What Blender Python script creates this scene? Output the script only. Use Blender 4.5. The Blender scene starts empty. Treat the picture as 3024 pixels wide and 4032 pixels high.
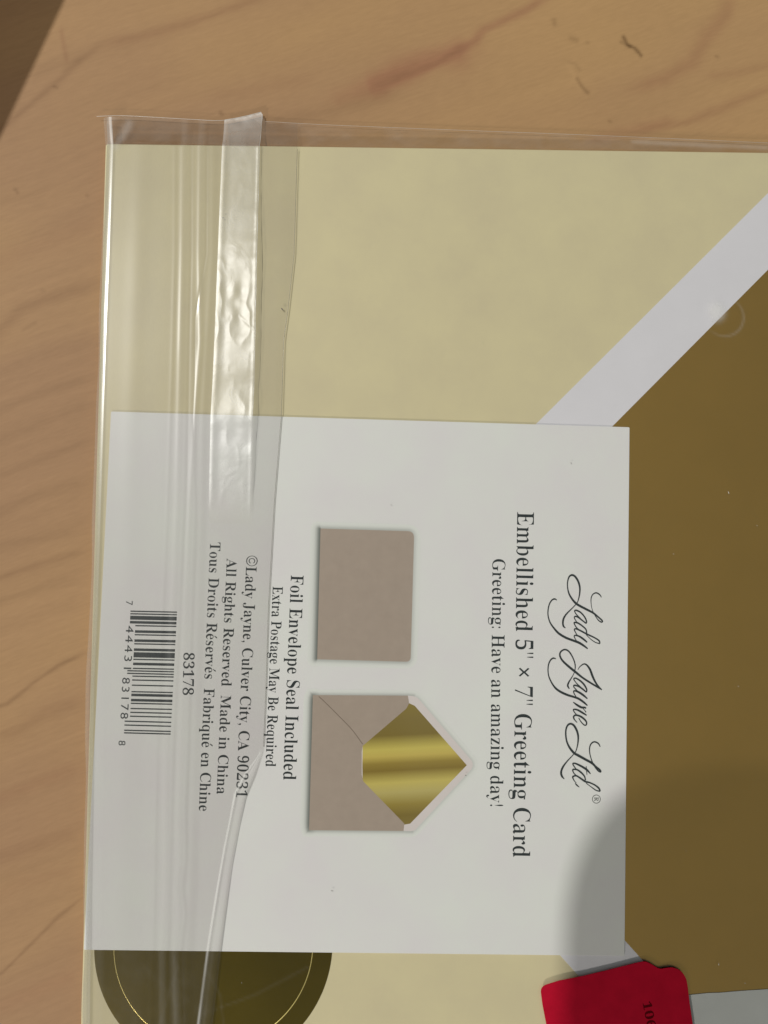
import bpy, bmesh, math, random
import numpy as np
from mathutils import Vector, Matrix

# ------------------------------------------------------------------ camera, world, lights, exposure
S = 0.001                                  # millimetres to metres
FPX = 3028.0                               # focal length in pixels of a 3024 x 4032 frame
OX, OY = -45.0, 45.0                       # origin: middle of the white label card
CAM = np.array([43.4907 + OX, -23.9835 + OY, 132.2352 + 1.70])
ROT = np.array([0.0596, -0.0306, 0.0281])


def rotmat(r):
    t = np.linalg.norm(r)
    k = r / t
    K = np.array([[0, -k[2], k[1]], [k[2], 0, -k[0]], [-k[1], k[0], 0]])
    return np.eye(3) + np.sin(t) * K + (1 - np.cos(t)) * K @ K


RM = rotmat(ROT)
sc = bpy.context.scene
camd = bpy.data.cameras.new('camera')
camo = bpy.data.objects.new('camera', camd)
sc.collection.objects.link(camo)
sc.camera = camo
camd.sensor_fit = 'VERTICAL'
camd.sensor_height = 36.0
camd.lens = FPX / 4032 * 36.0
camd.clip_start = 0.002
camd.clip_end = 20
mw = Matrix([[*RM[0], CAM[0] * S], [*RM[1], CAM[1] * S], [*RM[2], CAM[2] * S], [0, 0, 0, 1]])
camo.matrix_world = mw

world = bpy.data.worlds.new('World')
sc.world = world
world.use_nodes = True
bg = world.node_tree.nodes['Background']
bg.inputs[0].default_value = (0.95, 1.0, 0.93, 1)
bg.inputs[1].default_value = 0.18

LB = np.array([-0.6555, 0.4175, 1.0])        # towards the ceiling lamp
LA = np.array([-1.0, -1.83, 1.0])          # towards the low lamp


def lamp(name, direction, dist, radius, power, color):
    d = bpy.data.lights.new(name, 'AREA')
    d.shape = 'DISK'
    d.size = radius * 2
    d.energy = power
    d.color = color
    o = bpy.data.objects.new(name, d)
    sc.collection.objects.link(o)
    v = Vector(direction).normalized()
    o.location = v * dist
    o.rotation_euler = v.to_track_quat('Z', 'Y').to_euler()
    return o


lamp('ceiling_lamp', LB, 1.3, 0.014, 10.0, (1.0, 0.985, 0.94))
lamp('desk_lamp', LA, 1.3, 0.05, 7.8, (1.0, 0.93, 0.86))

sc.render.engine = 'CYCLES'
sc.view_settings.view_transform = 'Standard'
sc.view_settings.look = 'None'
sc.view_settings.exposure = 0
sc.view_settings.gamma = 1
sc.cycles.caustics_reflective = False
sc.cycles.caustics_refractive = False
sc.cycles.transparent_max_bounces = 24
sc.cycles.max_bounces = 10


def at(px, py, z=0.0):
    """pixel of the photograph -> point (mm) on the level z"""
    d = RM @ np.array([(px - 1512) / FPX, -(py - 2016) / FPX, -1.0])
    t = (z - CAM[2]) / d[2]
    return CAM + d * t


def P2(px, py, z=0.0):
    q = at(px, py, z)
    return (q[0], q[1])


# ------------------------------------------------------------------ helpers
def material(name, color, rough=0.5, metallic=0.0, spec=0.5, noise=0.0, nscale=800, bump=0.0, bscale=3000, tint=None):
    m = bpy.data.materials.new(name)
    m.use_nodes = True
    nt = m.node_tree
    b = nt.nodes['Principled BSDF']
    b.inputs['Base Color'].default_value = (*color, 1)
    b.inputs['Roughness'].default_value = rough
    b.inputs['Metallic'].default_value = metallic
    b.inputs['Specular IOR Level'].default_value = spec
    tc = nt.nodes.new('ShaderNodeTexCoord')
    if noise > 0:
        n = nt.nodes.new('ShaderNodeTexNoise')
        n.inputs['Scale'].default_value = nscale
        n.inputs['Detail'].default_value = 4
        n.inputs['Roughness'].default_value = 0.65
        nt.links.new(tc.outputs['Object'], n.inputs['Vector'])
        r = nt.nodes.new('ShaderNodeValToRGB')
        r.color_ramp.elements[0].position = 0.3
        r.color_ramp.elements[1].position = 0.7
        lo = [c * (1 - noise) for c in color]
        hi = [min(1, c * (1 + noise)) for c in color]
        if tint:
            lo = [a * t for a, t in zip(lo, tint)]
        r.color_ramp.elements[0].color = (*lo, 1)
        r.color_ramp.elements[1].color = (*hi, 1)
        nt.links.new(n.outputs['Fac'], r.inputs['Fac'])
        nt.links.new(r.outputs['Color'], b.inputs['Base Color'])
    if bump > 0:
        n2 = nt.nodes.new('ShaderNodeTexNoise')
        n2.inputs['Scale'].default_value = bscale
        n2.inputs['Detail'].default_value = 3
        nt.links.new(tc.outputs['Object'], n2.inputs['Vector'])
        bp = nt.nodes.new('ShaderNodeBump')
        bp.inputs['Strength'].default_value = bump
        bp.inputs['Distance'].default_value = 0.0001
        nt.links.new(n2.outputs['Fac'], bp.inputs['Height'])
        nt.links.new(bp.outputs['Normal'], b.inputs['Normal'])
    return m


def link(o, parent=None):
    sc.collection.objects.link(o)
    if parent is not None:
        o.parent = parent
    return o


def mesh_obj(name, verts, faces, mat, parent=None, smooth=False):
    me = bpy.data.meshes.new(name)
    v = np.asarray(verts, dtype=float) * S
    me.from_pydata(v.tolist(), [], [list(map(int, f)) for f in faces])
    me.materials.append(mat)
    if smooth:
        me.polygons.foreach_set('use_smooth', [True] * len(me.polygons))
    me.update()
    return link(bpy.data.objects.new(name, me), parent)


def thing(name, label, category, group=None):
    o = bpy.data.objects.new(name, None)
    o.empty_display_size = 0.005
    sc.collection.objects.link(o)
    o['label'] = label
    o['category'] = category
    if group:
        o['group'] = group
    return o


def prism(name, pts, z0, z1, mat, parent=None, bevel=0.0):
    """upright slab with the outline pts (mm)"""
    a = sum(pts[i][0] * pts[(i + 1) % len(pts)][1] - pts[(i + 1) % len(pts)][0] * pts[i][1] for i in range(len(pts)))
    if a < 0:
        pts = pts[::-1]
    n = len(pts)
    if bevel <= 0:
        V = [(x, y, z0) for x, y in pts] + [(x, y, z1) for x, y in pts]
        F = [list(range(n))[::-1], list(range(n, 2 * n))] + [[i, (i + 1) % n, n + (i + 1) % n, n + i] for i in range(n)]
        return mesh_obj(name, V, F, mat, parent)
    V = []
    rings = [(z0, bevel * 0.6), (z0 + bevel, 0.0), (z1 - bevel, 0.0), (z1 - bevel * 0.3, bevel * 0.3), (z1, bevel)]
    P = np.array(pts, float)
    t = np.roll(P, -1, 0) - np.roll(P, 1, 0)
    t /= np.linalg.norm(t, axis=1)[:, None] + 1e-12
    nrm = np.stack([t[:, 1], -t[:, 0]], 1)
    for z, ins in rings:
        q = P - nrm * ins
        V += [(x, y, z) for x, y in q]
    F = [list(range(n))[::-1], list(range((len(rings) - 1) * n, len(rings) * n))]
    for r in range(len(rings) - 1):
        F += [[r * n + i, r * n + (i + 1) % n, (r + 1) * n + (i + 1) % n, (r + 1) * n + i] for i in range(n)]
    return mesh_obj(name, V, F, mat, parent)


def rounded(pts, rad, seg=8):
    """round the corners of a polygon; rad = one radius or a list"""
    out = []
    n = len(pts)
    for i in range(n):
        r = rad[i] if isinstance(rad, (list, tuple)) else rad
        p = np.array(pts[i], float)
        a = np.array(pts[i - 1], float) - p
        b = np.array(pts[(i + 1) % n], float) - p
        la, lb = np.linalg.norm(a), np.linalg.norm(b)
        if r <= 0:
            out.append(tuple(p))
            continue
        a /= la
        b /= lb
        d = min(r, la * 0.45, lb * 0.45)
        p0, p1 = p + a * d, p + b * d
        for k in range(seg + 1):
            t = k / seg
            out.append(tuple((1 - t) ** 2 * p0 + 2 * t * (1 - t) * p + t * t * p1))
    return out


def smooth_line(pts, n):
    """Catmull-Rom through points with any number of columns"""
    P = np.array(pts, float)
    P = np.vstack([2 * P[0] - P[1], P, 2 * P[-1] - P[-2]])
    out = []
    for i in range(1, len(P) - 2):
        for k in range(n):
            t = k / n
            out.append(0.5 * ((2 * P[i]) + (-P[i - 1] + P[i + 1]) * t + (2 * P[i - 1] - 5 * P[i] + 4 * P[i + 1] - P[i + 2]) * t * t
                              + (-P[i - 1] + 3 * P[i] - 3 * P[i + 1] + P[i + 2]) * t ** 3))
    out.append(P[-2])
    return np.array(out)


def tube(name, pts, rad, mat, parent=None, seg=8, closed=False):
    """tube along 3-D points (mm)"""
    P = np.array(pts, float)
    n = len(P)
    V, F = [], []
    for i in range(n):
        a, b = (P[i - 1], P[(i + 1) % n]) if closed else (P[max(0, i - 1)], P[min(n - 1, i + 1)])
        t = (b - a) / (np.linalg.norm(b - a) + 1e-9)
        s = np.cross(t, [0, 0, 1.0])
        s /= np.linalg.norm(s) + 1e-9
        u = np.cross(s, t)
        r = rad[i] if hasattr(rad, '__len__') else rad
        for k in range(seg):
            w = 2 * math.pi * k / seg
            V.append(P[i] + r * (math.cos(w) * s + math.sin(w) * u))
    m = n if closed else n - 1
    for i in range(m):
        j = (i + 1) % n
        for k in range(seg):
            F.append([i * seg + k, i * seg + (k + 1) % seg, j * seg + (k + 1) % seg, j * seg + k])
    return mesh_obj(name, V, F, mat, parent, True)


def value_noise(x, y, seed):
    """smooth noise in about -1..1 on arrays"""
    rs = np.random.RandomState(seed)
    T = rs.rand(256, 256) * 2 - 1
    xi, yi = np.floor(x).astype(int), np.floor(y).astype(int)
    fx, fy = x - xi, y - yi
    fx, fy = fx * fx * (3 - 2 * fx), fy * fy * (3 - 2 * fy)
    g = lambda a, b: T[a % 256, b % 256]
    return (g(xi, yi) * (1 - fx) + g(xi + 1, yi) * fx) * (1 - fy) + (g(xi, yi + 1) * (1 - fx) + g(xi + 1, yi + 1) * fx) * fy


def fbm(x, y, seed, octv=4):
    s, a = 0, 1
    for k in range(octv):
        s = s + a * value_noise(x * 2 ** k, y * 2 ** k, seed + k)
        a *= 0.5
    return s / 1.9


def seg_dist(X, Y, line):
    """distance of every point to a polyline, and the parameter along it (0..1)"""
    best = np.full(X.shape, 1e9)
    par = np.zeros(X.shape)
    L = np.array(line, float)
    n = len(L) - 1
    for i in range(n):
        a, b = L[i], L[i + 1]
        d = b - a
        t = np.clip(((X - a[0]) * d[0] + (Y - a[1]) * d[1]) / (d @ d + 1e-12), 0, 1)
        q = np.hypot(X - a[0] - t * d[0], Y - a[1] - t * d[1])
        m = q < best
        best = np.where(m, q, best)
        par = np.where(m, (i + t) / n, par)
    return best, par


def float_attr(o, name, values):
    a = o.data.attributes.new(name, 'FLOAT', 'POINT')
    a.data.foreach_set('value', np.asarray(values, dtype=np.float32).ravel())


# ------------------------------------------------------------------ the wooden table
def axis(lo, hi, step, far_lo, far_hi):
    core = list(np.arange(lo, hi + step * 0.5, step))
    left, v, s = [], lo, step
    while v > far_lo:
        s *= 1.35
        v = max(far_lo, v - s)
        left.append(v)
    right, v, s = [], core[-1], step
    while v < far_hi:
        s *= 1.35
        v = min(far_hi, v + s)
        right.append(v)
    return np.array(left[::-1] + core + right)


gx = axis(-70, 74, 0.30, -420, 700)
gy = axis(-66, 124, 0.30, -420, 330)
GX, GY = np.meshgrid(gx, gy)
# grain runs from lower left to upper right and bends
ang = math.radians(22)
bend = 5.0 * fbm(GX / 60, GY / 60, 11, 2)
U = GX * math.cos(ang) + GY * math.sin(ang)
Vv = -GX * math.sin(ang) + GY * math.cos(ang) + bend
streak = fbm(U / 55, Vv / 2.3, 21, 4)
fine = fbm(U / 14, Vv / 0.55, 31, 3)
leftness = np.clip((-20 - GX) / 30, 0, 1)
dark = 0.075 * np.clip(streak, -1, 1) + 0.060 * fine
dark = dark * (0.4 + 0.4 * leftness)
warm = 0.5 + 0.6 * fbm(U / 40, Vv / 16, 41, 3)
redm = np.zeros_like(GX)


def px_line(pts):
    return [P2(x, y, 0) for x, y in pts]


wob = 1 + 0.5 * fbm(GX / 5, GY / 5, 51, 3)
GRAIN = [  # (pixels, half width mm, darkness, redness)
    ([(-40, 545), (18, 497), (110, 420), (219, 328), (300, 250), (400, 175)], 0.7, .20, .1),
    ([(400, 175), (583, 137), (756, 87), (911, 32), (1060, -20)], 1.0, .15, .25),
    ([(120, 300), (220, 262), (330, 225)], 0.8, .10, 0),
    ([(240, 110), (250, 170), (264, 250)], 0.4, .13, .3),
    ([(1440, 345), (1512, 318), (1694, 235), (1858, 190)], 2.3, .14, 1.0),
    ([(1500, 330), (1700, 260), (1870, 160), (1904, 118), (2059, 45), (2168, -20)], 0.8, .16, .7),
    ([(1300, 400), (1440, 350), (1600, 290)], 1.6, .08, .4),
    ([(2880, -30), (2861, 55), (2779, 155), (2724, 246), (2615, 310), (2480, 350)], 1.4, .12, .4),
    ([(2505, 519), (2697, 483), (2861, 419), (3060, 335)], 0.9, .13, .3),
    ([(2300, 560), (2505, 510), (2650, 470)], 1.0, .08, .3),
    ([(2780, 300), (2900, 290), (3060, 250)], 0.8, .07, .2),
    ([(1590, 360), (1450, 400), (1276, 447), (1075, 480), (980, 470)], 1.3, .12, 0),
    ([(820, 380), (1010, 350), (1250, 300)], 1.2, .06, .1),
    ([(-60, 1380), (0, 1303), (91, 1212), (210, 1167), (400, 1110)], 1.3, .17, .1),
    ([(-60, 1500), (60, 1440), (200, 1380), (400, 1330)], 1.2, .07, 0),
    ([(-60, 1660), (0, 1617), (182, 1540), (365, 1481)], 0.9, .12, 0),
    ([(-60, 1760), (100, 1680), (370, 1580)], 1.4, .08, 0),
    ([(-60, 1900), (60, 1850), (360, 1730)], 0.8, .11, 0),
    ([(-60, 2060), (100, 1970), (360, 1890)], 1.2, .10, 0),
    ([(-60, 2165), (0, 2147), (330, 2092)], 0.9, .10, 0),
    ([(-60, 2310), (0, 2276), (180, 2215), (335, 2165)], 0.6, .17, .1),
    ([(-60, 2400), (0, 2368), (330, 2266)], 0.9, .10, 0),
    ([(-60, 2500), (0, 2470), (200, 2400), (330, 2370)], 1.2, .08, 0),
    ([(-60, 2800), (28, 2772), (130, 2690), (230, 2620), (335, 2570)], 0.38, .28, .1),
    ([(-20, 2900), (75, 2873), (180, 2800), (325, 2762)], 1.1, .13, .1),
    ([(-60, 3170), (60, 3120), (180, 3070), (310, 3025)], 1.1, .09, .2),
    ([(-40, 3380), (90, 3345), (200, 3310), (300, 3275)], 1.3, .10, .1),
    ([(-60, 3560), (80, 3480), (300, 3420)], 1.0, .06, .1),
    ([(-60, 3870), (10, 3830), (140, 3700), (230, 3610), (330, 3530)], 0.3, .26, .1),
    ([(-60, 3990), (150, 3900), (300, 3840)], 1.5, .05, .2),
    ([(-60, 800), (100, 780), (200, 730)], 0.9, .05, 0),
    ([(-60, 1050), (160, 960), (390, 880)], 1.8, .07, .1),
]
for pts, w, dk, rd in GRAIN:
    d, t = seg_dist(GX, GY, px_line(pts))
    fade = np.clip(np.minimum(t, 1 - t) * 7 + 0.25, 0, 1)
    g = np.exp(-(d / (w * wob)) ** 2) * fade
    dark = dark + dk * 0.92 * g
    redm = redm + 0.85 * rd * g
SPOTS = [([(2455, 146), (2470, 175), (2500, 190), (2524, 219)], 0.33, .55), ([(2445, 165), (2480, 185)], .3, .3),
         ([(2272, 310), (2290, 340), (2314, 365)], 0.38, .32), ([(2241, 246), (2265, 250), (2282, 275)], 0.3, .12), ([(2182, 80), (2184, 96)], 0.5, .22),
         ([(2250, 150), (2270, 158)], 0.55, .2), ([(2312, 168), (2316, 170)], 0.35, .15), ([(2820, 222), (2826, 224)], 0.28, .25),
         ([(2398, 476), (2404, 480)], 0.25, .25), ([(58, 745), (70, 758)], 0.3, .25), ([(340, 768), (346, 774)], .3, .16),
         ([(212, 340), (226, 346)], .22, .25), ([(868, 443), (874, 449)], .35, .3), ([(165, 1140), (172, 1146)], .35, .12), ([(90, 1300), (140, 1270)], .3, .12)]
dark = dark + 0.035 * fbm(GX / 22 + 3, GY / 16, 55, 3) * (1 - leftness)
for pts, w, dk in SPOTS:
    d, t = seg_dist(GX, GY, px_line(pts))
    dark = dark + dk * np.exp(-(d / (w * (1 + 0.35 * fbm(GX / 0.9, GY / 0.9, 61, 2)))) ** 2)
d, t = seg_dist(GX, GY, px_line([(2240, 262), (2262, 300), (2285, 350)]))
dark = dark - 0.07 * np.exp(-(d / 0.5) ** 2)
TABLE_Z = 0.0
nX, nY = len(gx), len(gy)
verts = np.stack([GX.ravel(), GY.ravel(), np.full(GX.size, TABLE_Z)], 1)
ii = np.arange(nX * nY).reshape(nY, nX)
faces = np.stack([ii[:-1, :-1].ravel(), ii[:-1, 1:].ravel(), ii[1:, 1:].ravel(), ii[1:, :-1].ravel()], 1)
# a rim and underside so that the top is a real slab
rim = np.concatenate([ii[0, :], ii[1:, -1], ii[-1, -2::-1], ii[-2:0:-1, 0]])
low = verts[rim].copy()
low[:, 2] = -28
nb = len(verts)
verts = np.vstack([verts, low])
m = len(rim)
sides = [[nb + k, nb + (k + 1) % m, rim[(k + 1) % m], rim[k]] for k in range(m)]

wood = bpy.data.materials.new('pale_maple_wood')
wood.use_nodes = True
nt = wood.node_tree
b = nt.nodes['Principled BSDF']


def node(nt, kind, **kw):
    n = nt.nodes.new(kind)
    for k, v in kw.items():
        setattr(n, k, v)
    return n


aD = node(nt, 'ShaderNodeAttribute', attribute_name='dark')
aW = node(nt, 'ShaderNodeAttribute', attribute_name='warm')
aR = node(nt, 'ShaderNodeAttribute', attribute_name='red')
tc = node(nt, 'ShaderNodeTexCoord')
mixc = node(nt, 'ShaderNodeMix', data_type='RGBA')
mixc.inputs['A'].default_value = (0.375, 0.222, 0.118, 1)
mixc.inputs['B'].default_value = (0.470, 0.288, 0.132, 1)
nt.links.new(aW.outputs['Fac'], mixc.inputs['Factor'])
mixr = node(nt, 'ShaderNodeMix', data_type='RGBA')
nt.links.new(aR.outputs['Fac'], mixr.inputs['Factor'])
nt.links.new(mixc.outputs['Result'], mixr.inputs['A'])
mixr.inputs['B'].default_value = (0.42, 0.212, 0.115, 1)
# fine flecks that follow the grain
mp = node(nt, 'ShaderNodeMapping')
mp.vector_type = 'TEXTURE'
mp.inputs['Rotation'].default_value = (0, 0, ang)
mp.inputs['Scale'].default_value = (1 / 420, 1 / 2100, 1)
nt.links.new(tc.outputs['Object'], mp.inputs['Vector'])
nz = node(nt, 'ShaderNodeTexNoise')
nz.inputs['Scale'].default_value = 1.0
nz.inputs['Detail'].default_value = 4
nt.links.new(mp.outputs['Vector'], nz.inputs['Vector'])
sub = node(nt, 'ShaderNodeMath', operation='SUBTRACT')
sub.inputs[1].default_value = 0.5
nt.links.new(nz.outputs['Fac'], sub.inputs[0])
mul = node(nt, 'ShaderNodeMath', operation='MULTIPLY')
mul.inputs[1].default_value = 0.20
nt.links.new(sub.outputs[0], mul.inputs[0])
add = node(nt, 'ShaderNodeMath', operation='ADD')
nt.links.new(aD.outputs['Fac'], add.inputs[0])
nt.links.new(mul.outputs[0], add.inputs[1])
dk = node(nt, 'ShaderNodeMix', data_type='RGBA', clamp_factor=False)
nt.links.new(add.outputs[0], dk.inputs['Factor'])
nt.links.new(mixr.outputs['Result'], dk.inputs['A'])
dk.inputs['B'].default_value = (0.06, 0.025, 0.006, 1)
dk.clamp_factor = False
nt.links.new(dk.outputs['Result'], b.inputs['Base Color'])
b.inputs['Roughness'].default_value = 0.6
b.inputs['Specular IOR Level'].default_value = 0.2
bp = node(nt, 'ShaderNodeBump')
bp.inputs['Strength'].default_value = 0.12
bp.inputs['Distance'].default_value = 0.00008
nt.links.new(nz.outputs['Fac'], bp.inputs['Height'])
nt.links.new(bp.outputs['Normal'], b.inputs['Normal'])
table = mesh_obj('table_top', verts, [list(f) for f in faces] + sides, wood)
for nm, arr, fillv in (('dark', dark, 0.1), ('warm', np.clip(warm + 0.35 * np.clip(GX / 60, -1, 1), 0, 1), 0.5), ('red', np.clip(redm, 0, 1), 0)):
    float_attr(table, nm, np.concatenate([arr.ravel(), np.full(m, fillv)]))
table['kind'] = 'structure'
table['label'] = 'pale maple table top with brown grain lines under the plastic bag'

# ------------------------------------------------------------------ materials
cream = material('cream_paper', (0.675, 0.602, 0.365), 0.55, noise=0.04, nscale=90, bump=0.10, bscale=6000, tint=(1.0, 0.99, 1.03))
lilac = material('white_flap_paper', (0.74, 0.73, 0.775), 0.6, noise=0.02, nscale=120, bump=0.08, bscale=6000)
white = material('white_label_board', (0.775, 0.795, 0.755), 0.5, noise=0.025, nscale=70, bump=0.06, bscale=7000, tint=(1.03, 0.975, 1.04))
gold = material('gold_foil', (0.735, 0.458, 0.125), 0.38, metallic=1.0, noise=0.03, nscale=60, bump=0.06, bscale=4000)
seal_gold = material('gold_seal_foil', (0.23, 0.165, 0.014), 0.30, metallic=1.0, noise=0.10, nscale=60, bump=0.03, bscale=1500)
seal_line = material('gold_seal_ring', (0.95, 0.80, 0.30), 0.40, metallic=1.0)
red = material('red_sticker_paper', (0.46, 0.006, 0.026), 0.8, spec=0.04, noise=0.08, nscale=400, bump=0.08, bscale=5000)
red_ink = material('dark_red_ink', (0.10, 0.001, 0.004), 0.8, spec=0.04)
grey_white = material('white_paper', (0.66, 0.68, 0.66), 0.6, noise=0.03, nscale=200, bump=0.1)
ink = material('black_ink', (0.022, 0.030, 0.032), 0.45)
grey_ink = material('grey_ink', (0.13, 0.135, 0.125), 0.5)
tan = material('printed_tan', (0.405, 0.33, 0.27), 0.5, noise=0.035, nscale=500)
tan_line = material('printed_fold_line', (0.20, 0.155, 0.12), 0.5)
pale = material('printed_pale_flap', (0.72, 0.66, 0.64), 0.5, noise=0.02, nscale=300)


def film_material(name, haze_sheen=0.0, gloss=0.05, rough=0.08, tint=(0.97, 0.97, 0.965), bump=0.0, bscale=500, haze_noise=0.0):
    m = bpy.data.materials.new(name)
    m.use_nodes = True
    nt = m.node_tree
    for n in list(nt.nodes):
        nt.nodes.remove(n)
    out = node(nt, 'ShaderNodeOutputMaterial')
    tr = node(nt, 'ShaderNodeBsdfTransparent')
    tr.inputs[0].default_value = (*tint, 1)
    gl = node(nt, 'ShaderNodeBsdfAnisotropic')
    gl.inputs['Roughness'].default_value = rough
    gl.inputs['Color'].default_value = (1, 1, 1, 1)
    df = node(nt, 'ShaderNodeBsdfDiffuse')
    df.inputs[0].default_value = (0.97, 0.965, 0.94, 1)
    tc = node(nt, 'ShaderNodeTexCoord')
    geo = node(nt, 'ShaderNodeNewGeometry')
    dt = node(nt, 'ShaderNodeVectorMath', operation='DOT_PRODUCT')
    nt.links.new(geo.outputs['Incoming'], dt.inputs[0])
    nt.links.new(geo.outputs['Normal'], dt.inputs[1])
    ab = node(nt, 'ShaderNodeMath', operation='ABSOLUTE')
    nt.links.new(dt.outputs['Value'], ab.inputs[0])
    om = node(nt, 'ShaderNodeMath', operation='SUBTRACT', use_clamp=True)
    om.inputs[0].default_value = 1.0
    nt.links.new(ab.outputs[0], om.inputs[1])
    p5 = node(nt, 'ShaderNodeMath', operation='POWER')
    p5.inputs[1].default_value = 5.0
    nt.links.new(om.outputs[0], p5.inputs[0])
    fr = node(nt, 'ShaderNodeMath', operation='MULTIPLY_ADD')      # the same from both sides of the film
    fr.inputs[1].default_value = 0.955
    fr.inputs[2].default_value = 0.045
    nt.links.new(p5.outputs[0], fr.inputs[0])
    sm = node(nt, 'ShaderNodeMath', operation='MULTIPLY_ADD')
    sm.inputs[1].default_value = 1.0
    sm.inputs[2].default_value = gloss
    nt.links.new(fr.outputs[0], sm.inputs[0])
    m1 = node(nt, 'ShaderNodeMixShader')
    ah = node(nt, 'ShaderNodeAttribute', attribute_name='haze_sheen')
    hz = node(nt, 'ShaderNodeMath', operation='ADD')
    hz.inputs[0].default_value = haze_sheen
    nt.links.new(ah.outputs['Fac'], hz.inputs[1])
    ad = node(nt, 'ShaderNodeAttribute', attribute_name='dens_shade')
    tm = node(nt, 'ShaderNodeMix', data_type='RGBA')
    tm.inputs['A'].default_value = (*tint, 1)
    tm.inputs['B'].default_value = (0.55, 0.53, 0.52, 1)
    nt.links.new(ad.outputs['Fac'], tm.inputs['Factor'])
    nt.links.new(tm.outputs['Result'], tr.inputs[0])
    nt.links.new(tr.outputs[0], m1.inputs[1])
    nt.links.new(df.outputs[0], m1.inputs[2])
    m2 = node(nt, 'ShaderNodeMixShader')
    ac = node(nt, 'ShaderNodeAttribute', attribute_name='clear')
    oc = node(nt, 'ShaderNodeMath', operation='SUBTRACT', use_clamp=True)
    oc.inputs[0].default_value = 1.0
    nt.links.new(ac.outputs['Fac'], oc.inputs[1])
    gc = node(nt, 'ShaderNodeMath', operation='MULTIPLY')
    nt.links.new(sm.outputs[0], gc.inputs[0])
    nt.links.new(oc.outputs[0], gc.inputs[1])
    hc = node(nt, 'ShaderNodeMath', operation='MULTIPLY')
    nt.links.new(hz.outputs[0], hc.inputs[0])
    nt.links.new(oc.outputs[0], hc.inputs[1])
    nt.links.new(hc.outputs[0], m1.inputs[0])
    nt.links.new(gc.outputs[0], m2.inputs[0])
    nt.links.new(m1.outputs[0], m2.inputs[1])
    nt.links.new(gl.outputs[0], m2.inputs[2])
    nt.links.new(m2.outputs[0], out.inputs[0])
    if bump > 0 or haze_noise > 0:
        nz = node(nt, 'ShaderNodeTexNoise')
        nz.inputs['Scale'].default_value = bscale
        nz.inputs['Detail'].default_value = 5
        nz.inputs['Distortion'].default_value = 1.2
        nt.links.new(tc.outputs['Object'], nz.inputs['Vector'])
        if bump > 0:
            bp = node(nt, 'ShaderNodeBump')
            bp.inputs['Strength'].default_value = bump
            bp.inputs['Distance'].default_value = 0.0004
            nt.links.new(nz.outputs['Fac'], bp.inputs['Height'])
            nt.links.new(bp.outputs['Normal'], gl.inputs['Normal'])
        if haze_noise > 0:
            mr = node(nt, 'ShaderNodeMapRange')
            mr.inputs['From Min'].default_value = 0.35
            mr.inputs['From Max'].default_value = 0.65
            mr.inputs['To Min'].default_value = max(0, haze_sheen - haze_noise)
            mr.inputs['To Max'].default_value = haze_sheen + haze_noise
            nt.links.new(nz.outputs['Fac'], mr.inputs['Value'])
            nt.links.new(mr.outputs[0], hz.inputs[0])
    return m


film_clear = film_material('clear_film', 0.0, 0.0, 0.12, (0.995, 0.995, 0.99))
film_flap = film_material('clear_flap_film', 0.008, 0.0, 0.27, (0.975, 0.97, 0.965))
film_strip = film_material('adhesive_strip_film', 0.04, 0.06, 0.42, (0.998, 0.998, 0.99), bump=0.14, bscale=300, haze_noise=0.02)
film_fold = film_material('folded_film', 0.10, 0.06, 0.24, (0.95, 0.95, 0.94))
film_edge = film_material('film_cut_edge', 0.45, 0.10, 0.30, (0.95, 0.95, 0.94))
film_edge_dark = film_material('film_shaded_edge', 0.03, 0.02, 0.3, (0.62, 0.61, 0.58))

# ------------------------------------------------------------------ envelope: cream pocket, white bordered flap with gold lining
Z_CREAM = 1.50
envelope = thing('envelope', 'pale cream envelope with white bordered gold lined flap in clear plastic bag', 'envelope')
tl = P2(416, 566, Z_CREAM)
tr_ = P2(3024, 601, Z_CREAM)
b1 = P2(319, 4028, Z_CREAM)
ex = np.array(tr_) - np.array(tl)
ex /= np.linalg.norm(ex)
ey = np.array(b1) - np.array(tl)
ey /= np.linalg.norm(ey)
T = np.array(tl)
outline = [tuple(T), tuple(T + ex * 134), tuple(T + ex * 134 + ey * 184), tuple(T + ey * 184)]
prism('pocket', rounded(outline, 0.5, 4), 0.05, Z_CREAM, cream, envelope, bevel=0.12)
# flap: a V pointing to the left, symmetric about the middle of the long side
ZF0, ZF1 = 1.505, 1.55
ou1, ou2 = np.array(P2(3024, 760, ZF1)), np.array(P2(2115, 1665, ZF1))
lo1, lo2 = np.array(P2(2210, 3767, ZF1)), np.array(P2(2278, 3834, ZF1))


def meet(a, b, c, d):
    r, s = b - a, d - c
    t = ((c - a)[0] * s[1] - (c - a)[1] * s[0]) / (r[0] * s[1] - r[1] * s[0])
    return a + r * t


ldir = (ou2 - ou1) / np.linalg.norm(ou2 - ou1)
mirror = np.array([-ldir[0], ldir[1]])          # lower edge: the upper one mirrored top to bottom
mirror = (lambda v: v / np.linalg.norm(v))(np.array([-ldir[0] * 1.0, ldir[1]]))
lo_far = lo1 + mirror * 60
tip = meet(ou1, ou2, lo1, lo1 + mirror)
up_far = tip - ldir * 132
dn_far = tip + mirror * 132
flap_out = [tuple(tip), tuple(up_far), tuple(dn_far)]
flap = prism('flap', rounded(flap_out, [8, 2, 2], 8), ZF0, ZF1, lilac, envelope, bevel=0.015)
in1, in2 = np.array(P2(3024, 1062, ZF1)), np.array(P2(2410, 1680, ZF1))
il1 = np.array(P2(2462, 3705, ZF1))
idir = (in2 - in1) / np.linalg.norm(in2 - in1)
itip = meet(in1, in2, il1, il1 + mirror)
liner = [tuple(itip), tuple(itip - idir * 122), tuple(itip + mirror * 122)]
prism('gold_lining', rounded(liner, [3, 2, 2], 6), ZF1 + 0.003, ZF1 + 0.025, gold, flap)

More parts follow.
